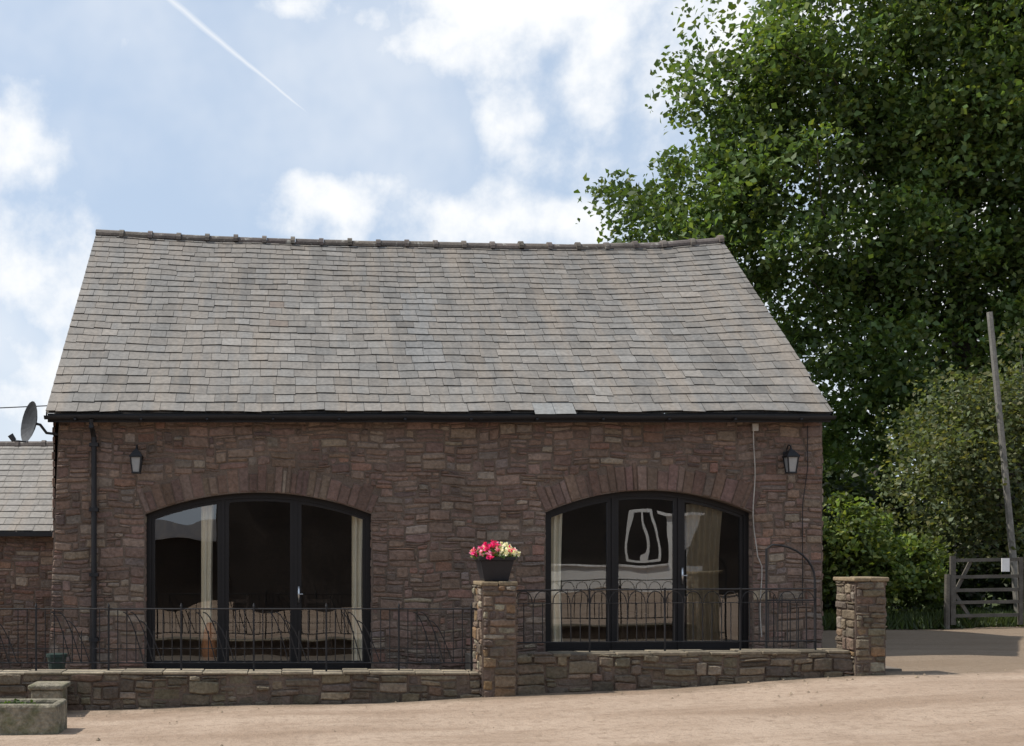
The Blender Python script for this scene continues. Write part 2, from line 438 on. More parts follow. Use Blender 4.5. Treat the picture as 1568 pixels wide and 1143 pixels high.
for x,s in ((XA,-1),(XB,1)):
    for k in range(8):
        a=S(x,k/8,-.013);b=S(x,(k+1)/8,-.013)
        mb.face([a,b,(b[0],b[1],b[2]-.1),(a[0],a[1],a[2]-.1)])
mb.box((XA+.02,EY+.03,3.52),(XB-.02,EY+.05,3.64)); mb.box((XA+.05,EY+.05,3.57),(XB-.05,FY+.0,3.585))
mb.build('fascia',M_black,house)
mb=MB(); n=22; w=(XB-XA)/n
for i in range(n):
    a=XA+w*i; b=a+w*.985
    for (p,q,r) in ((a,b-.06,.092),(b-.075,b,.118)):
        n0=len(mb.v); dz=R(-.010,.008); k=R(.8,1.25); c=(k,k*R(.95,1.02),k*R(.9,1.0))
        for x in (p,q):
            for kk in range(9):
                t=math.pi*(-.08+1.16*kk/8)
                mb.v.append((x,RY-r*1.15*math.cos(t),ridgez(x)-.035+dz+r*math.sin(t)))
        for kk in range(8): mb.f.append((n0+kk,n0+kk+1,n0+9+kk+1,n0+9+kk)); mb.c.append(c)
        mb.f.append(tuple(n0+k2 for k2 in range(9))); mb.c.append(c); mb.f.append(tuple(n0+9+k2 for k2 in range(9))); mb.c.append(c)
mb.build('ridge_tiles',M_ridge,house)
mb=MB()
gp=[]; nn=7; GY=EY-.03; GZ=3.60
for i in range(25):
    x=XA-.01+(XB-XA+.02)*i/24; sag=.006*math.sin(i*1.3)
    gp.append([(x,GY+.05*math.cos(math.pi+math.pi*k/nn),GZ+sag+.05*math.sin(math.pi+math.pi*k/nn)) for k in range(nn+1)])
for i in range(24):
    for k in range(nn): mb.face([gp[i][k],gp[i+1][k],gp[i+1][k+1],gp[i][k+1]])
mb.face(gp[0]); mb.face(gp[-1])
for i in range(12):
    x=XA+.4+i*.9; mb.box((x,GY-.056,GZ-.06),(x+.03,GY+.056,GZ-.035))
mb.tube([(-2.75,GY,3.55),(-2.75,GY,3.46),(-2.75,FY-.075,3.33),(-2.75,FY-.075,.1)],.038,10)
for z in (3.2,2.3,1.4,.5): mb.box((-2.81,FY-.12,z),(-2.69,FY-.0,z+.05))
mb.build('gutter_and_downpipe',M_black,house)
mb=MB(); mb.tube([(6.43+.03*math.sin(z*1.7)+.02*math.sin(z*5)+(.05 if z<1.6 else 0),FY-.04,z) for z in [3.5-.14*i for i in range(22)]],.008,5)
mb.box((6.38,FY-.06,3.42),(6.46,FY-.03,3.52))
mb.build('white_cable',mat('white_plastic',(.38,.35,.31),.6,bump=None),house)
mb=MB(); mb.tube([(7.08,FY-.04,1.0),(7.08,FY-.04,2.4),(7.15,FY-.04,2.9),(7.15,FY-.04,3.5)],.006,5); mb.build('black_cable',M_black,house)

# wall lanterns
M_lg=mat('lantern_glass',(.28,.29,.29),.1,(3,.05),(20,.05),None,spec=.8)
for lx in (-2.15,6.86):
    e=empty('wall_lantern',(lx,FY-.17,2.97))
    mb=MB()
    for sx in(-1,1):
        for sy in(-1,1): mb.tube([(sx*.05,sy*.05,-.13),(sx*.072,sy*.072,.07)],.010,5)
    mb.box((-.06,-.06,-.15),(.06,.06,-.13)); mb.box((-.085,-.085,.07),(.085,.085,.085))
    n=len(mb.v); mb.v+=[(-.09,-.09,.086),(.09,-.09,.086),(.09,.09,.086),(-.09,.09,.086),(-.03,-.03,.17),(.03,-.03,.17),(.03,.03,.17),(-.03,.03,.17)]
    for i in range(4): mb.f.append((n+i,n+(i+1)%4,n+4+(i+1)%4,n+4+i)); mb.c.append((1,1,1))
    mb.f.append((n+4,n+5,n+6,n+7)); mb.c.append((1,1,1))
    mb.tube([(0,0,.17),(0,0,.2)],[.03,.012],8); mb.tube([(0,0,.2),(0,.02,.235),(0,.08,.25),(0,.13,.2),(0,.15,.1)],.009,6)
    mb.box((-.04,.14,.0),(.04,.165,.16)); mb.build('lantern_body',M_black,e)
    mb=MB(); n=len(mb.v)
    mb.v+=[(-.045,-.045,-.128),(.045,-.045,-.128),(.045,.045,-.128),(-.045,.045,-.128),(-.066,-.066,.069),(.066,-.066,.069),(.066,.066,.069),(-.066,.066,.069)]
    for i in range(4): mb.f.append((n+i,n+(i+1)%4,n+4+(i+1)%4,n+4+i)); mb.c.append((1,1,1))
    mb.build('lantern_panes',M_lg,e)

# satellite dish
sd=empty('satellite_dish',(-3.53,15.2,3.50))
mb=MB(); ax=Vector((-.80,-.56,.16)).normalized(); u=ax.cross(Vector((0,0,1))).normalized(); v=u.cross(ax).normalized()
rings=[]
for r in (0.001,.08,.16,.22,.27):
    rings.append([tuple(ax*(r*r*1.2)+(u*math.cos(2*math.pi*k/20)+v*math.sin(2*math.pi*k/20)*1.08)*r) for k in range(20)])
for i in range(4):
    for k in range(20): mb.face([rings[i][k],rings[i][(k+1)%20],rings[i+1][(k+1)%20],rings[i+1][k]])
lv=Vector((-.28,-.12,-.22))
mb.tube([tuple(-v*.27+ax*.05),tuple(lv+Vector((.02,0,-.03)))],.012,6); mb.tube([tuple(lv+Vector((.03,.0,-.03))),tuple(lv+Vector((-.02,-.02,.05)))],[.035,.04],8)
mb.tube([(0,0,0),tuple(-ax*.08),(.14,.1,-.12),(.26,.28,-.12)],.02,6)
mb.build('dish_and_arm',mat('dish_grey',(.04,.043,.048),.7,bump=None),sd)
mb=MB(); mb.tube([(-3.35+ -14*t,15.6+3*t,3.80+.25*t-.5*t*(1-t)) for t in [i/10 for i in range(11)]],.008,5); mb.build('overhead_cable',M_black)

# ------------------------------------------------------------ outbuilding left
ob=empty('slate_outbuilding')
mb=MB(); rubble(mb,(0,18.2,0),(1,0,0),(0,-1,0),-9,-3.1,-.3,2.05,lambda z:[(-9,-3.1)],PAL_H,warp=wob); mb.build('stonework',M_stone,ob)
mb=MB(); mb.box((-9,18.2,-.3),(-3.1,23,2.08)); mb.build('wall_core',M_mortar,ob)
mb=MB()
def S2(x,t,off=0): return (x,18.0+2.7*t-off*.55,2.08+1.68*t+off*.83)
rows=15
for r in range(rows):
    x=-9-(.14 if r%2 else 0)
    while x<-3.2:
        w=.28*R(.9,1.1); a=x;b=min(x+w-.006,-3.2); x+=w
        if b-a<.03: continue
        k=R(.9,1.1); c=(.235*k,.22*k,.20*k); t0=r/rows+R(-.002,.002); t1=min((r+1)/rows+.02,1); lf=R(.015,.02)
        n=len(mb.v); mb.v+=[S2(a,t0,lf),S2(b,t0,lf),S2(b,t1,.003),S2(a,t1,.003),S2(a,t0,lf-.01),S2(b,t0,lf-.01)]
        mb.f+=[(n,n+1,n+2,n+3),(n+4,n+5,n+1,n)]; mb.c+=[c,tuple(q*.35 for q in c)]
mb.face([S2(-9,0,-.01),S2(-3.2,0,-.01),S2(-3.2,1,-.01),S2(-9,1,-.01)],(.1,.1,.1)); mb.face([(-9,20.7,3.76),(-3.2,20.7,3.76),(-3.2,23.4,2.08),(-9,23.4,2.08)],(.16,.15,.15))
mb.build('roof_slates',M_slate,ob)
mb=MB()
for i in range(12):
    a=-9+i*.49; mb.tube([(a,20.7,3.73),(a+.42,20.7,3.73)],.09,10); mb.tube([(a+.41,20.7,3.73),(a+.485,20.7,3.73)],.11,10)
mb.build('ridge_tiles',M_ridge,ob)
mb=MB(); mb.box((-9,17.95,2.0),(-3.2,18.05,2.07)); mb.build('gutter',M_black,ob)

# ------------------------------------------------------------ garden wall
gw=empty('garden_wall'); WY=13.0
topL=.30
mb=MB()
wobw=lambda u,v:(u+.010*math.sin(v*7+u*.7),v+.014*math.sin(u*2.1+v*3.3)+.006*math.sin(u*9+v*5))
WK=dict(proud=(.002,.042),warp=wobw,wr=(3,9),hw=(1,3,5,5,3))
rubble(mb,(0,WY,0),(1,0,0),(0,-1,0),-9,2.2,-.4,topL,lambda z:[(-9,2.2)],PAL_W,**WK)
rubble(mb,(0,WY,0),(1,0,0),(0,-1,0),2.6,6.56,-.1,.54,lambda z:[(2.6,6.56)],PAL_W,**WK)
mb.build('wall_stones',M_wstone,gw)
mb=MB(); mb.box((-9,WY,-.5),(2.2,WY+.3,topL)); mb.box((2.6,WY+.001,-.4),(6.56,WY+.3,.54)); mb.build('wall_core',M_mortar,gw)
mb=MB(); x=-9
while x<2.18:
    w=min(R(.2,.55),2.18-x); k=R(.75,1.25); z=topL+R(-.005,.005); mb.box((x,WY-.03+R(-.015,.015),z),(x+w-.006,WY+.31,z+.03+R(-.006,.008)),(k,k*.98,k*.92)); x+=w
x=2.62
while x<6.52:
    w=min(R(.2,.5),6.53-x); k=R(.45,.9); z=.53+.05*(x-2.6)/4-.03; mb.box((x,WY-.02+R(-.015,.015),z),(x+w-.006,WY+.31,z+.035+R(-.008,.01)),(k,k*.97,k*.9)); x+=w
mb.build('coping',M_coping,gw,bevel=.01)

def pier(name,x0,x1,y0,y1,zt,pal,cap):
    e=empty(name); mb=MB(); zb=gz(x0)-.2
    K=dict(proud=(.004,.035),wr=(2,6),hw=(1,3,5,4,2))
    rubble(mb,(0,y0,0),(1,0,0),(0,-1,0),x0,x1,zb,zt,lambda z:[(x0,x1)],pal,**K)
    rubble(mb,(x0,0,0),(0,1,0),(-1,0,0),y0,y1,zb,zt,lambda z:[(y0,y1)],pal,**K)
    rubble(mb,(x1,0,0),(0,1,0),(1,0,0),y0,y1,zb,zt,lambda z:[(y0,y1)],pal,**K)
    mb.build('pier_stones',M_wstone,e)
    mb=MB(); mb.box((x0,y0,zb),(x1,y1,zt)); mb.build('core',M_mortar,e)
    mb=MB(); xm=(x0+x1)/2+R(-.04,.04)
    mb.box((x0-cap,y0-cap,zt),(xm-.004,y1+cap,zt+.045),(.9,.8,.65)); mb.box((xm+.004,y0-cap*.7,zt),(x1+cap,y1+cap,zt+.05),(.8,.72,.6)); mb.build('cap_slab',M_coping,e,bevel=.012)
PAL_P=[(.165,.118,.085),(.14,.103,.078),(.22,.14,.078),(.115,.086,.07),(.25,.215,.165)]
pier('stone_pier',2.21,2.61,12.94,13.5,1.34,PAL_P,.015)
pier('stone_pier',6.56,6.91,12.94,13.38,1.39,PAL_W+PAL_P,.035)

mb=MB(); mb.box((-9,13.3,-.3),(2.4,15.46,.075)); mb.box((2.4,13.3,-.3),(7.3,15.46,.335)); mb.build('terrace_paving',M_paving)

# railings ------------------------------------------------
def arc(x0,x1,zb,h,y,n=10):
    return [(x0+(x1-x0)*i/n, y, zb+h*math.sin(math.pi/2*i/n)) for i in range(n+1)]
e=empty('iron_railing'); mb=MB(); y=13.16
zt,zb=1.06,.42; mb.tube([(-9,y,zt),(2.19,y,zt)],.010,6); mb.tube([(-9,y,zb),(2.19,y,zb)],.009,6); mb.tube([(-9,y,zb+.17),(2.19,y,zb+.17)],.005,5)
pw=.86; x=2.12
while x>-9:
    mb.tube([(x,y,.3),(x,y,zt+.03)],.013,6); mb.tube([(x,y,zt+.03),(x,y,zt+.07)],[.018,.004],6)
    a=x-pw
    for k in range(1,8):
        xx=a+pw*k/8
        if k in(1,7,2,6): mb.tube([(xx,y,zb),(xx,y,zt)],.0065,5)
        else: mb.tube([(xx,y,zb),(xx,y,zb+.38)],.0065,5)
    for (p,q,h) in ((a+pw*.30,a+pw*.62,.60),(a+pw*.42,a+pw*.74,.5),(a+pw*.20,a+pw*.48,.6)):
        mb.tube(arc(q,p,zb,h,y),.007,5)
    x-=pw
mb.build('rails_and_bars',M_iron,e)
e=empty('iron_railing'); mb=MB(); y=13.16
x0,x1=2.63,6.2; zt,zb=1.28,.66
mb.tube([(x0,y,zt),(x1,y,zt+.02)],.010,6); mb.tube([(x0,y,zb),(x1,y,zb+.02)],.009,6); mb.tube([(x0,y,zt-.16),(x1,y,zt-.14)],.005,5)
n=32
for i in range(n+1):
    xx=x0+(x1-x0)*i/n; mb.tube([(xx,y,zb-(.12 if i%8==0 else 0)),(xx,y,zt+(.03 if i%8==0 else -.15))],.012 if i%8==0 else .0065,5)
    if i<n and i%2==0:
        w=(x1-x0)/n*2
        mb.tube([(xx+w/2+w*.45*math.cos(t),y,zt-.15+.14*math.sin(t)) for t in [math.pi*k/8 for k in range(9)]],.006,5)
mb.build('rails_and_bars',M_iron,e)
e=empty('iron_gate'); mb=MB(); y=14.2
pts=[(6.06,y,.35),(6.06,y,1.78),(6.14,y,1.83)]+[(6.14+.54*math.sin(t),y,1.38+.45*math.cos(t)) for t in [math.pi/2*k/8 for k in range(1,9)]]+[(6.68,y,.35)]
mb.tube(pts,.014,6)
for i in range(1,6):
    xx=6.05+.63*i/6; mb.tube([(xx,y,.45),(xx,y,1.1+.1*math.sin(i))],.007,5)
mb.tube([(6.05,y,.5),(6.68,y,.5)],.01,5); mb.tube([(6.05,y,1.12),(6.68,y,1.12)],.01,5)
mb.build('gate_bars',M_iron,e)

# ------------------------------------------------------------ foliage
def leaf_obj(name,C,size,cols,parent=None,material=None,up=.6,aspect=.75):
    N=len(C); n=rng.normal(size=(N,3)); n[:,2]+=up; n/=np.linalg.norm(n,axis=1)[:,None]
    r=rng.normal(size=(N,3))
    a=np.cross(n,r); a/=np.linalg.norm(a,axis=1)[:,None]+1e-9; b=np.cross(n,a)
    s=(size*rng.uniform(.6,1.3,N))[:,None]
    V=np.empty((N,4,3)); V[:,0]=C-a*s*.5; V[:,1]=C+b*s*.5*aspect-a*s*.12+n*s*.12; V[:,2]=C+a*s*.6; V[:,3]=C-b*s*.5*aspect-a*s*.12+n*s*.12
    me=bpy.data.meshes.new(name); me.vertices.add(N*4); me.loops.add(N*4); me.polygons.add(N)
    me.vertices.foreach_set('co',V.reshape(-1)); me.loops.foreach_set('vertex_index',np.arange(N*4,dtype=np.int32))
    me.polygons.foreach_set('loop_start',np.arange(0,N*4,4,dtype=np.int32)); me.polygons.foreach_set('loop_total',np.full(N,4,dtype=np.int32))
    me.update(calc_edges=True)
    at=me.attributes.new('Col','FLOAT_COLOR','FACE'); c4=np.ones((N,4)); c4[:,:3]=cols; at.data.foreach_set('color',c4.reshape(-1).astype(np.float32))
    me.materials.append(material or M_leaf); o=bpy.data.objects.new(name,me); return link(o,parent)
def lobes_sample(lobes,n,shell=.35):
    vol=np.array([l[3]*l[4]*l[5] for l in lobes]); k=rng.choice(len(lobes),n,p=vol/vol.sum())
    d=rng.normal(size=(n,3)); d/=np.linalg.norm(d,axis=1)[:,None]; r=rng.uniform(0,1,n)**(shell)
    L=np.array(lobes); return L[k,:3]+d*r[:,None]*L[k,3:]
def tree(name,trunk,lobes,nclump,per,crad,size,base,trunk_r=.4,nlimb=60,var=.35,up=.6,shell=.4,droop=0,zmin=.5,xmax=None,limb=.2):
    e=empty(name); C=lobes_sample(lobes,nclump,shell); C=C[C[:,2]>zmin]
    if xmax: C=C[C[:,0]<xmax]
    cl=rng.uniform(1-var,1+var,len(C)); rr=rng.uniform(.55,1.4,len(C))*crad
    idx=np.repeat(np.arange(len(C)),per); off=rng.normal(size=(len(idx),3)); off=np.clip(off,-1.7,1.7)*.5; off[:,2]*=.6
    off[:,2]-=.25*(off[:,0]**2+off[:,1]**2)
    P=C[idx]+off*rr[idx][:,None]
    if droop: P[:,2]-=np.abs(rng.normal(size=len(P)))*droop
    kz=P[:,2]>.3; P=P[kz]; idx=idx[kz]
    k=cl[idx]*rng.uniform(.7,1.3,len(P)); yel=rng.uniform(0,1,len(P))**3
    cols=np.stack([base[0]*k*(1+.7*yel),base[1]*k*(1+.25*yel),base[2]*k],1)
    leaf_obj('foliage',P,size,cols,e,up=up)
    mb=MB(); bx,by,bz,tz=trunk; tp=[(bx+.25*math.sin(i*1.1),by+.2*math.cos(i*.9),bz+(tz-bz)*i/8) for i in range(9)]
    mb.tube(tp,[trunk_r*(1-.1*i) for i in range(9)],9)
    for j in rng.choice(len(C),min(nlimb,len(C)),replace=False):
        c=Vector(C[j]); f=max(.1,min(.95,(c.z*R(.35,.85)-bz)/(tz-bz)))*8; zi=int(f); s=Vector(tp[zi]).lerp(Vector(tp[min(zi+1,8)]),f-zi)
        sp=min(1,(c-s).length/4); m=(s+c)/2+Vector((R(-.9,.9),R(-.5,.5),R(-.6,.9)))*sp; m2=c.lerp(m,.4)+Vector((R(-.4,.4),R(-.3,.3),R(-.3,.4)))*sp
        r0=trunk_r*limb*(1-.08*zi); mb.tube([s,s.lerp(m,.5)+Vector((0,0,.12)),m,m2,c],[r0,r0*.75,r0*.5,r0*.3,r0*.12],5)
    mb.build('trunk_and_limbs',M_bark,e,smooth=True); return e
tree('poplar_tree',(17.0,28.0,.2,15),[
 (9.4,26,9.2,3.1,2.4,2.2),(10.6,26.2,11.4,2.5,2.4,2.2),(11.6,26.3,13.8,2.4,2.4,2.2),(13.5,26.5,12.5,3.4,2.6,3.2),(16.5,27,16,5,3.2,4.5),(19.3,27,12.5,5.0,3.2,6),(16.5,26.3,11,3.5,2,3.5),(14,27,8,5.2,2.8,4.2),(13.8,26.5,5.2,2.4,2.0,2.6),(18.6,27.5,6,4.0,2.8,4.4)],
 1080,150,.86,.155,(.078,.130,.040),.45,48,.45,shell=.6,zmin=2.5,xmax=21.5,limb=.17)
tree('willow_tree',(15.0,22.3,.3,5.5),[(12.9,22,3.9,1.5,1.2,1.5),(14.2,22.2,4.7,1.5,1.2,1.7),(15.4,22.2,4.6,1.0,1.1,2.0),(13.6,22,2.6,2.2,1.0,.9)],
 150,130,.6,.095,(.105,.135,.068),.16,50,.3,droop=.3,shell=.6,zmin=1.0,xmax=16)
tree('hawthorn_bush',(10.7,20.9,.3,2.2),[(10.4,20.8,1.9,1.0,.7,.95),(11.6,21.1,1.4,1.0,.7,.8)],90,140,.38,.10,(.105,.155,.045),.06,25,.4,shell=.6,zmin=.7)
tree('background_hedge',(14,24,.2,2.5),[(9.5,23.5,1.6,2.2,.8,1.7),(12.5,23.8,1.8,2.4,.8,2.0),(16,23.8,1.7,2.0,.8,2.2)],190,120,.55,.17,(.030,.048,.020),.1,30,.3,shell=.7,zmin=.4,xmax=17)
tree('distant_woodland',(22,42,.2,6),[(x,42+R(-2,2),3.2,4.0,2,R(3.2,4.2)) for x in range(14,36,4)],180,80,1.5,.5,(.04,.062,.026),.2,15,.3,shell=.6,zmin=.5)

def grass(name,n,fx,h,base):
    P=np.array([fx() for _ in range(n)]); P[:,2]+=h*.4
    k=rng.uniform(.6,1.4,n); cols=np.stack([base[0]*k,base[1]*k,base[2]*k],1)
    N=n; a=rng.normal(size=(N,3))*.35; a[:,2]=1; a/=np.linalg.norm(a,axis=1)[:,None]; b=np.cross(a,rng.normal(size=(N,3))); b/=np.linalg.norm(b,axis=1)[:,None]
    s=(h*rng.uniform(.5,1.3,N))[:,None]; V=np.empty((N,3,3)); V[:,0]=P-a*s*.4-b*s*.07; V[:,1]=P-a*s*.4+b*s*.07; V[:,2]=P+a*s*.6
    me=bpy.data.meshes.new(name); me.from_pydata(V.reshape(-1,3).tolist(),[],np.arange(N*3).reshape(-1,3).tolist())
    at=me.attributes.new('Col','FLOAT_COLOR','FACE'); c4=np.ones((N,4)); c4[:,:3]=cols; at.data.foreach_set('color',c4.reshape(-1).astype(np.float32))
    me.materials.append(M_leaf); return link(bpy.data.objects.new(name,me))
def vg():
    x=R(7.2,17); y=19.9+.25*math.sin(x*1.1)+abs(random.gauss(0,1.2)); return (x,y,gz(x))
grass('grass_verge',9000,vg,.28,(.06,.085,.03))

# ------------------------------------------------------------ field gate, post, pole
e=empty('wooden_field_gate'); mb=MB(); y=20.0
def bar(x0,z0,x1,z1,w=.06,t=.03,yy=0):
    d=Vector((x1-x0,0,z1-z0)); nrm=Vector((-d.z,0,d.x)).normalized()*w/2
    a=Vector((x0,y+yy,z0));b=Vector((x1,y+yy,z1)); p=[a-nrm,b-nrm,b+nrm,a+nrm]; n=len(mb.v)
    mb.v+=[tuple(q) for q in p]+[tuple(q+Vector((0,t,0))) for q in p]
    for q in ((0,1,2,3),(7,6,5,4),(0,4,5,1),(1,5,6,2),(2,6,7,3),(3,7,4,0)): mb.f.append(tuple(n+i for i in q)); mb.c.append((1,1,1))
for z in (.60,.84,1.06,1.30,1.6): bar(11.92,z,13.15,z+.02)
bar(11.9,.44,11.9,1.68,.09,.05,-.01); bar(13.12,.44,13.12,1.66,.07,.05,-.01)
bar(11.95,1.0,12.25,1.6,.06,.03,.031); bar(11.95,1.0,12.25,.55,.06,.03,.031)
mb.build('gate_bars',M_oldwood,e)
mb=MB(); mb.tube([(13.28,y,.2),(13.28,y,1.72)],.09,8); mb.tube([(11.78,y,.2),(11.80,y,1.35)],.05,8); mb.build('gate_posts',M_oldwood,e)
mb=MB(); mb.box((12.74,y-.06,1.40),(12.88,y-.045,1.64)); mb.build('notice_plate',M_white,e)
mb=MB(); mb.tube([(13.12,20.9,6.27),(13.38,20.9,3.6),(13.70,20.9,.2)],[.05,.055,.065],8); mb.build('telegraph_pole',M_pole)

# ------------------------------------------------------------ planter with flowers
e=empty('flower_planter',(2.40,13.2,1.392)); mb=MB()
def frust(w0,w1,z0,z1,d0,d1):
    n=len(mb.v); mb.v+=[(-w0,-d0,z0),(w0,-d0,z0),(w0,d0,z0),(-w0,d0,z0),(-w1,-d1,z1),(w1,-d1,z1),(w1,d1,z1),(-w1,d1,z1)]
    for q in ((0,3,2,1),(0,1,5,4),(1,2,6,5),(2,3,7,6),(3,0,4,7),(4,5,6,7)): mb.f.append(tuple(n+i for i in q)); mb.c.append((1,1,1))
frust(.14,.195,0,.24,.14,.19); frust(.212,.218,.241,.285,.205,.21); mb.build('planter_box',M_planter,e,bevel=.006)
n=1000; d=rng.normal(size=(n,3)); d[:,2]=np.abs(d[:,2]); d/=np.linalg.norm(d,axis=1)[:,None]; P=d*rng.uniform(.4,1.05,n)[:,None]*np.array([.26,.22,.14])+np.array([0,0,.27])
k=rng.uniform(.6,1.4,n)[:,None]; leaf_obj('leaves',P,.045,np.array([.10,.17,.045])*k,e)
Ps=[];Cs=[]
for i in range(44):
    dd=rng.normal(size=3); dd[2]=abs(dd[2]); dd[1]=-abs(dd[1]); dd/=np.linalg.norm(dd); c=dd*rng.uniform(.9,1.12)*np.array([.27,.22,.16])+np.array([0,0,.28])
    pink=(c[0]<.04 and rng.random()<.92) or rng.random()<.15
    col=np.array([.80,.04,.24]) if pink and rng.random()<.75 else (np.array([.85,.35,.5]) if pink else np.array([.85,.80,.62]))
    for q in range(14): Ps.append(c+rng.normal(size=3)*.014); Cs.append(col*rng.uniform(.8,1.15))
leaf_obj('petals',np.array(Ps),.034,np.clip(np.array(Cs),0,.9),e,M_petal,aspect=1)

# ------------------------------------------------------------ stone trough
e=empty('stone_trough',(-2.95,11.45,-.17)); mb=MB()
mb.box((-.75,-.25,0),(.58,-.16,.36)); mb.box((-.75,.16,0),(.58,.25,.36)); mb.box((-.75,-.16,0),(-.66,.16,.358)); mb.box((.49,-.16,0),(.58,.16,.358)); mb.box((-.66,-.16,.001),(.49,.16,.2))
mb.build('trough_body',M_trough,e,bevel=.03)
n=350; P=np.stack([rng.uniform(-.6,.3,n),rng.uniform(-.15,.15,n),rng.uniform(.2,.36,n)],1); k=rng.uniform(.5,1.4,n)[:,None]
leaf_obj('trough_plants',P,.045,np.array([.06,.10,.03])*k,e)
mb=MB(); mb.box((-2.96,12.55,-.2),(-2.62,12.93,.17)); mb.box((-2.99,12.52,.171),(-2.58,12.95,.23)); mb.build('stone_block',M_trough,None,bevel=.02)
mb=MB(); mb.tube([(-3.1,14.6,.08),(-3.1,14.6,.36),(-3.1,14.6,.361),(-3.1,14.6,.4)],[.09,.125,.14,.14],14); mb.build('green_plant_pot',mat('green_glaze',(.02,.035,.03),.4,bump=None))

# ------------------------------------------------------------ buildings across the yard (seen reflected in the glass)
e=empty('farm_barn'); mb=MB(); mb.box((4.6,-16,-.3),(18,-9.6,4.6)); mb.box((-2.1,-12,-.3),(4.6,-2.6,4.4)); mb.box((-14,-15.9,-.3),(-2.1,-9,2.25)); mb.build('walls',M_barn,e)
mb=MB()
for (xa,xb,ya,yb,ze,zr) in ((4.6,18.2,-9.3,-16.3,4.5,7.2),(-2.3,4.8,-2.4,-12.2,4.3,7.0),(-14,-2.3,-8.8,-16,2.2,3.0)):
    ym=(ya+yb)/2; mb.face([(xa,ya,ze),(xb,ya,ze),(xb,ym,zr),(xa,ym,zr)],(.12,.11,.11)); mb.face([(xa,yb,ze),(xb,yb,ze),(xb,ym,zr),(xa,ym,zr)],(.12,.11,.11))
mb.build('roof',M_slate,e)
e=empty('white_cottage',(11.9,-7.6,0)); e.rotation_euler=(0,0,math.radians(38))
mb=MB(); mb.box((-2.7,-1.5,-.2),(2.2,.0,1.35)); mb.box((.95,-1.5,1.351),(1.85,0,3.1)); mb.build('walls',M_white,e)
mb=MB(); mb.box((-2.8,-1.55,1.352),(.94,.08,1.42)); mb.box((.8,-1.6,3.1),(2.0,.1,3.2)); mb.build('copings',M_slate,e)
mb=MB()
for a,b in (((-.5,.02,1.55),(-.38,.06,3.2)),((.5,.02,1.55),(.6,.06,3.2)),((-.38,.02,1.55),(.5,.06,1.65)),((-.38,.02,3.1),(.5,.06,3.2)),((.0,.02,1.65),(.1,.06,3.1))): mb.box(a,b)
mb.build('window_frame',M_white,e)

# ------------------------------------------------------------ ground
xs=[-700,-300,-120,-60,-35]+[-25+.5*i for i in range(101)]+[35,60,120,300,700]
ys=[-700,-300,-120,-60,-35]+[-20+.5*i for i in range(111)]+[50,80,150,350,800]
V=[(x,y,gz(x,y)+(.014*math.sin(x*1.9+y*.7)+.012*math.sin(y*2.3-x))*(1 if abs(x)<30 and y<40 else 0)) for y in ys for x in xs]
nx=len(xs); F=[(j*nx+i,j*nx+i+1,(j+1)*nx+i+1,(j+1)*nx+i) for j in range(len(ys)-1) for i in range(nx-1)]
me=bpy.data.meshes.new('ground'); me.from_pydata(V,[],F); me.polygons.foreach_set('use_smooth',[True]*len(F))
gm=bpy.data.materials.new('dusty_yard'); gm.use_nodes=True; N=gm.node_tree.nodes; L=gm.node_tree.links; b=N['Principled BSDF']; b.inputs['Roughness'].default_value=.95; b.inputs['Specular IOR Level'].default_value=.1
tc=N.new('ShaderNodeTexCoord')
def nz(sc,det=5,src=None,ro=.6):
    n=N.new('ShaderNodeTexNoise'); n.inputs['Scale'].default_value=sc; n.inputs['Detail'].default_value=det; n.inputs['Roughness'].default_value=ro; L.new(src or tc.outputs['Object'],n.inputs['Vector']); return n.outputs['Fac']
def mr(s,a,b_,c,d):
    r=N.new('ShaderNodeMapRange'); r.inputs[1].default_value=a; r.inputs[2].default_value=b_; r.inputs[3].default_value=c; r.inputs[4].default_value=d; L.new(s,r.inputs[0]); return r.outputs[0]
def mix(f,a,b_):
    m=N.new('ShaderNodeMix'); m.data_type='RGBA'; L.new(f,m.inputs[0])
    for i,q in ((6,a),(7,b_)):
        if isinstance(q,tuple): m.inputs[i].default_value=(*q,1)
        else: L.new(q,m.inputs[i])
    return m.outputs[2]
mp=N.new('ShaderNodeMapping'); mp.inputs['Scale'].default_value=(.35,1.6,1); mp.inputs['Rotation'].default_value=(0,0,.12); L.new(tc.outputs['Object'],mp.inputs[0])
c=mix(mr(nz(.8),.35,.65,0,1),(.345,.258,.192),(.405,.312,.238))
c=mix(mr(nz(.9,6,mp.outputs[0]),.46,.64,0,.9),c,(.275,.198,.142))
c=mix(mr(nz(9,6),.50,.7,0,.7),c,(.235,.17,.122))
c=mix(mr(nz(70,3),.6,.75,0,.6),c,(.50,.43,.36))
c=mix(mr(nz(40,3),.58,.70,0,.75),c,(.16,.12,.09))
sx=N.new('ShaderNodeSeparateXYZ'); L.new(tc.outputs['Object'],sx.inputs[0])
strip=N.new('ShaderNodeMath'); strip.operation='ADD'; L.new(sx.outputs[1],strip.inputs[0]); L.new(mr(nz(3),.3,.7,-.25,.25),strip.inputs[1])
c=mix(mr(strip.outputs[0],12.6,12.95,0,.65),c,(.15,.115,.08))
c=mix(mr(sx.outputs[1],20.2,20.9,0,1),c,(.06,.075,.03))
L.new(c,b.inputs['Base Color'])
bp=N.new('ShaderNodeBump'); bp.inputs['Strength'].default_value=.8; bp.inputs['Distance'].default_value=.04; L.new(nz(12,8,None,.7),bp.inputs['Height']); L.new(bp.outputs[0],b.inputs['Normal'])
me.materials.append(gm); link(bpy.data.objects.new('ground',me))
mb=MB()
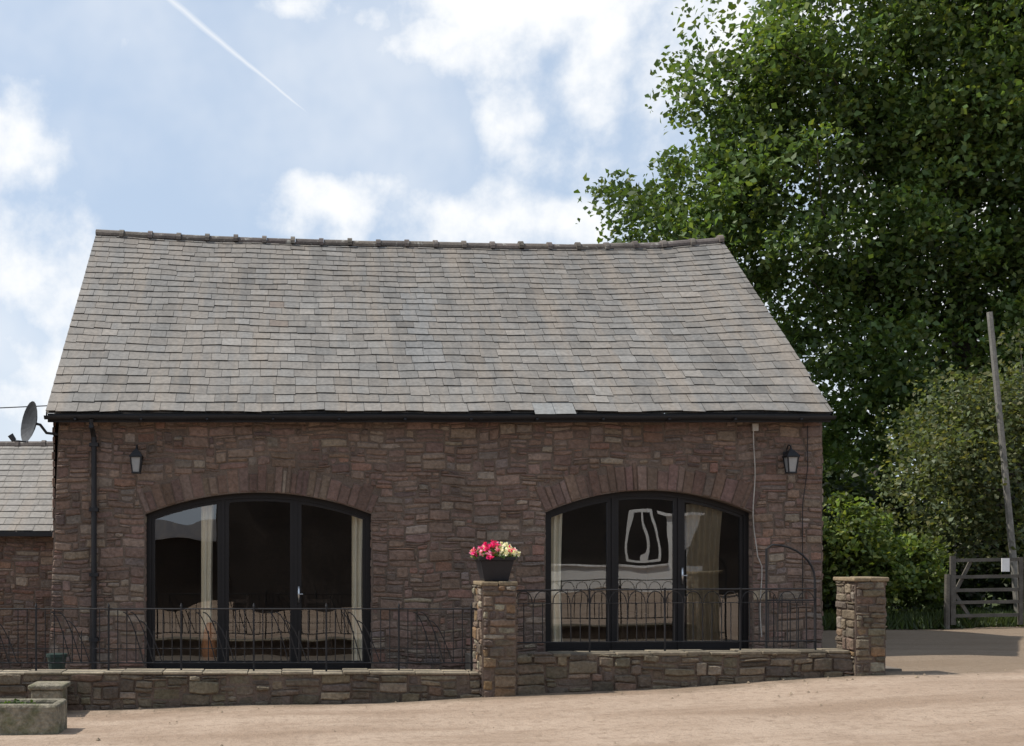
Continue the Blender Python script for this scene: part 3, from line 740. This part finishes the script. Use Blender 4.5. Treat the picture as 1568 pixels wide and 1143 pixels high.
for i in range(260):
    x=R(-5,10);y=random.choice([R(8,12.9),R(12.4,12.95)]); s=abs(random.gauss(0,.009))+.005; z=gz(x)+.008; k=R(.7,1.2)
    q=[(x+s*math.cos(t)*R(.7,1.1),y+s*math.sin(t)*R(.7,1.1),z) for t in (0,1.2,2.5,3.8,5)]; tp=(x,y,z+s*.8)
    for a in range(5): mb.face([q[a],q[(a+1)%5],tp],(k,k*.9,k*.8))
mb.build('gravel_stones',M_coping)

# ------------------------------------------------------------ world
w=bpy.data.worlds.new('World'); scene.world=w; w.use_nodes=True; N=w.node_tree.nodes; L=w.node_tree.links
bg=N['Background']; sky=N.new('ShaderNodeTexSky'); sky.sky_type='NISHITA'; sky.sun_disc=False
EL=math.radians(55); AZ=math.radians(9)
sky.sun_elevation=EL; sky.sun_rotation=math.radians(-81); sky.air_density=1.0; sky.dust_density=2.0; sky.ozone_density=1.5
tc=N.new('ShaderNodeTexCoord'); G=tc.outputs['Generated']
def math_(op,a,b_=None,clamp=False):
    m=N.new('ShaderNodeMath'); m.operation=op; m.use_clamp=clamp
    for i,q in enumerate((a,b_)):
        if q is None: continue
        if isinstance(q,(int,float)): m.inputs[i].default_value=q
        else: L.new(q,m.inputs[i])
    return m.outputs[0]
def nzw(sc,det,ro=.55,vec=None,out='Fac'):
    n=N.new('ShaderNodeTexNoise'); n.inputs['Scale'].default_value=sc; n.inputs['Detail'].default_value=det; n.inputs['Roughness'].default_value=ro; L.new(vec or G,n.inputs['Vector']); return n.outputs[out]
def vm(op,a,b_):
    s=N.new('ShaderNodeVectorMath'); s.operation=op
    for i,q in enumerate((a,b_)):
        if isinstance(q,(tuple,Vector)): s.inputs[i].default_value=q
        else: L.new(q,s.inputs[i])
    return s.outputs[0]
W1=vm('MULTIPLY',vm('SUBTRACT',nzw(6,3,.6,None,'Color'),(.5,.5,.5)),(.20,.20,.14))
GW=vm('ADD',G,W1)
def D(a,b_): return Vector((a,1,b_)).normalized()
blobs=[
 (-.26,.375,.07,.05,1.0),(-.235,.255,.11,.065,1.05),(-.28,.16,.14,.07,.9),(.22,.49,.14,.06,1.1),(.11,.445,.06,.025,.85),(.165,.40,.035,.05,.8),
 (.28,.45,.06,.05,1.0),(.02,.318,.060,.026,.9),(.20,.305,.11,.035,.85),(.0,.495,.05,.018,.7),(.06,.475,.04,.018,.7),(-.1,.463,.014,.009,.7),(.25,.365,.08,.045,.6),
 (.6,.25,.25,.15,.9),(.5,.45,.2,.1,.7)]
tot=None
for a,b_,rw,rh,wt in blobs:
    l=N.new('ShaderNodeVectorMath'); l.operation='LENGTH'; L.new(vm('MULTIPLY',vm('SUBTRACT',GW,D(a,b_)),(1/rw,1/rw,1/rh)),l.inputs[0])
    v=math_('MAXIMUM',math_('MULTIPLY',math_('SUBTRACT',1.45,l.outputs['Value']),wt*.62),0)
    v=math_('MINIMUM',v,.66*wt)
    tot=v if tot is None else math_('MAXIMUM',tot,v)
fb=nzw(9,6,.62)
f2=nzw(3.2,5,.6)
t=math_('ADD',tot,math_('MULTIPLY',math_('SUBTRACT',fb,.5),1.7))
cl=N.new('ShaderNodeMapRange'); cl.interpolation_type='SMOOTHSTEP'; cl.inputs[1].default_value=.14; cl.inputs[2].default_value=.74; L.new(t,cl.inputs[0])
veil=N.new('ShaderNodeMapRange'); veil.interpolation_type='SMOOTHSTEP'; veil.inputs[1].default_value=.40; veil.inputs[2].default_value=.75; veil.inputs[3].default_value=.0; veil.inputs[4].default_value=.5; L.new(f2,veil.inputs[0])
d1=D(-.135,.52); d2=D(.0247,.389); nn=d1.cross(d2).normalized(); al=(d2-d1).normalized()
dn=N.new('ShaderNodeVectorMath'); dn.operation='DOT_PRODUCT'; L.new(G,dn.inputs[0]); dn.inputs[1].default_value=nn
da=N.new('ShaderNodeVectorMath'); da.operation='DOT_PRODUCT'; L.new(G,da.inputs[0]); da.inputs[1].default_value=al
ab=math_('ABSOLUTE',math_('ADD',dn.outputs['Value'],math_('MULTIPLY',math_('SUBTRACT',nzw(30,3),.5),.003)))
wid=N.new('ShaderNodeMapRange'); wid.inputs[1].default_value=d2.dot(al); wid.inputs[2].default_value=d1.dot(al); wid.inputs[3].default_value=.0014; wid.inputs[4].default_value=.005; L.new(da.outputs['Value'],wid.inputs[0])
ct=math_('SUBTRACT',1,math_('DIVIDE',ab,wid.outputs[0]),True)
e1=N.new('ShaderNodeMapRange'); e1.inputs[1].default_value=d2.dot(al); e1.inputs[2].default_value=d2.dot(al)-.03; L.new(da.outputs['Value'],e1.inputs[0])
e2=N.new('ShaderNodeMapRange'); e2.inputs[1].default_value=0; e2.inputs[2].default_value=.2
sy=N.new('ShaderNodeSeparateXYZ'); L.new(G,sy.inputs[0]); L.new(sy.outputs[1],e2.inputs[0])
ct=math_('MULTIPLY',math_('MULTIPLY',ct,e1.outputs[0],True),math_('MULTIPLY',e2.outputs[0],.65),True)
allc=math_('MAXIMUM',math_('MAXIMUM',cl.outputs[0],veil.outputs[0]),ct)
# thin high haze lifts the clear sky to a pale blue
haze=N.new('ShaderNodeMix'); haze.data_type='RGBA'; haze.inputs[0].default_value=.68; L.new(sky.outputs[0],haze.inputs[6]); haze.inputs[7].default_value=(5.1,6.2,7.7,1)
mx=N.new('ShaderNodeMix'); mx.data_type='RGBA'; L.new(allc,mx.inputs[0]); L.new(haze.outputs[2],mx.inputs[6]); mx.inputs[7].default_value=(8.2,8.3,8.4,1)
L.new(mx.outputs[2],bg.inputs['Color']); bg.inputs['Strength'].default_value=.125

sun=bpy.data.lights.new('sun','SUN'); sun.energy=4.8; sun.angle=math.radians(.5); sun.color=(1,.95,.87)
so=bpy.data.objects.new('sun',sun); link(so)
to=Vector((-math.cos(EL)*math.cos(AZ),math.cos(EL)*math.sin(AZ),math.sin(EL)))
so.rotation_euler=to.to_track_quat('Z','Y').to_euler(); so.location=(-20,10,30)

cam=bpy.data.cameras.new('camera'); co=bpy.data.objects.new('camera',cam); link(co)
co.location=(0,0,1.7); co.rotation_euler=(math.radians(90),0,0)
cam.sensor_width=36; cam.lens=39.03; cam.shift_x=.2143; cam.shift_y=.1776; cam.clip_end=2000; cam.clip_start=.1
scene.camera=co
scene.view_settings.view_transform='Standard'; scene.view_settings.look='None'; scene.view_settings.exposure=0
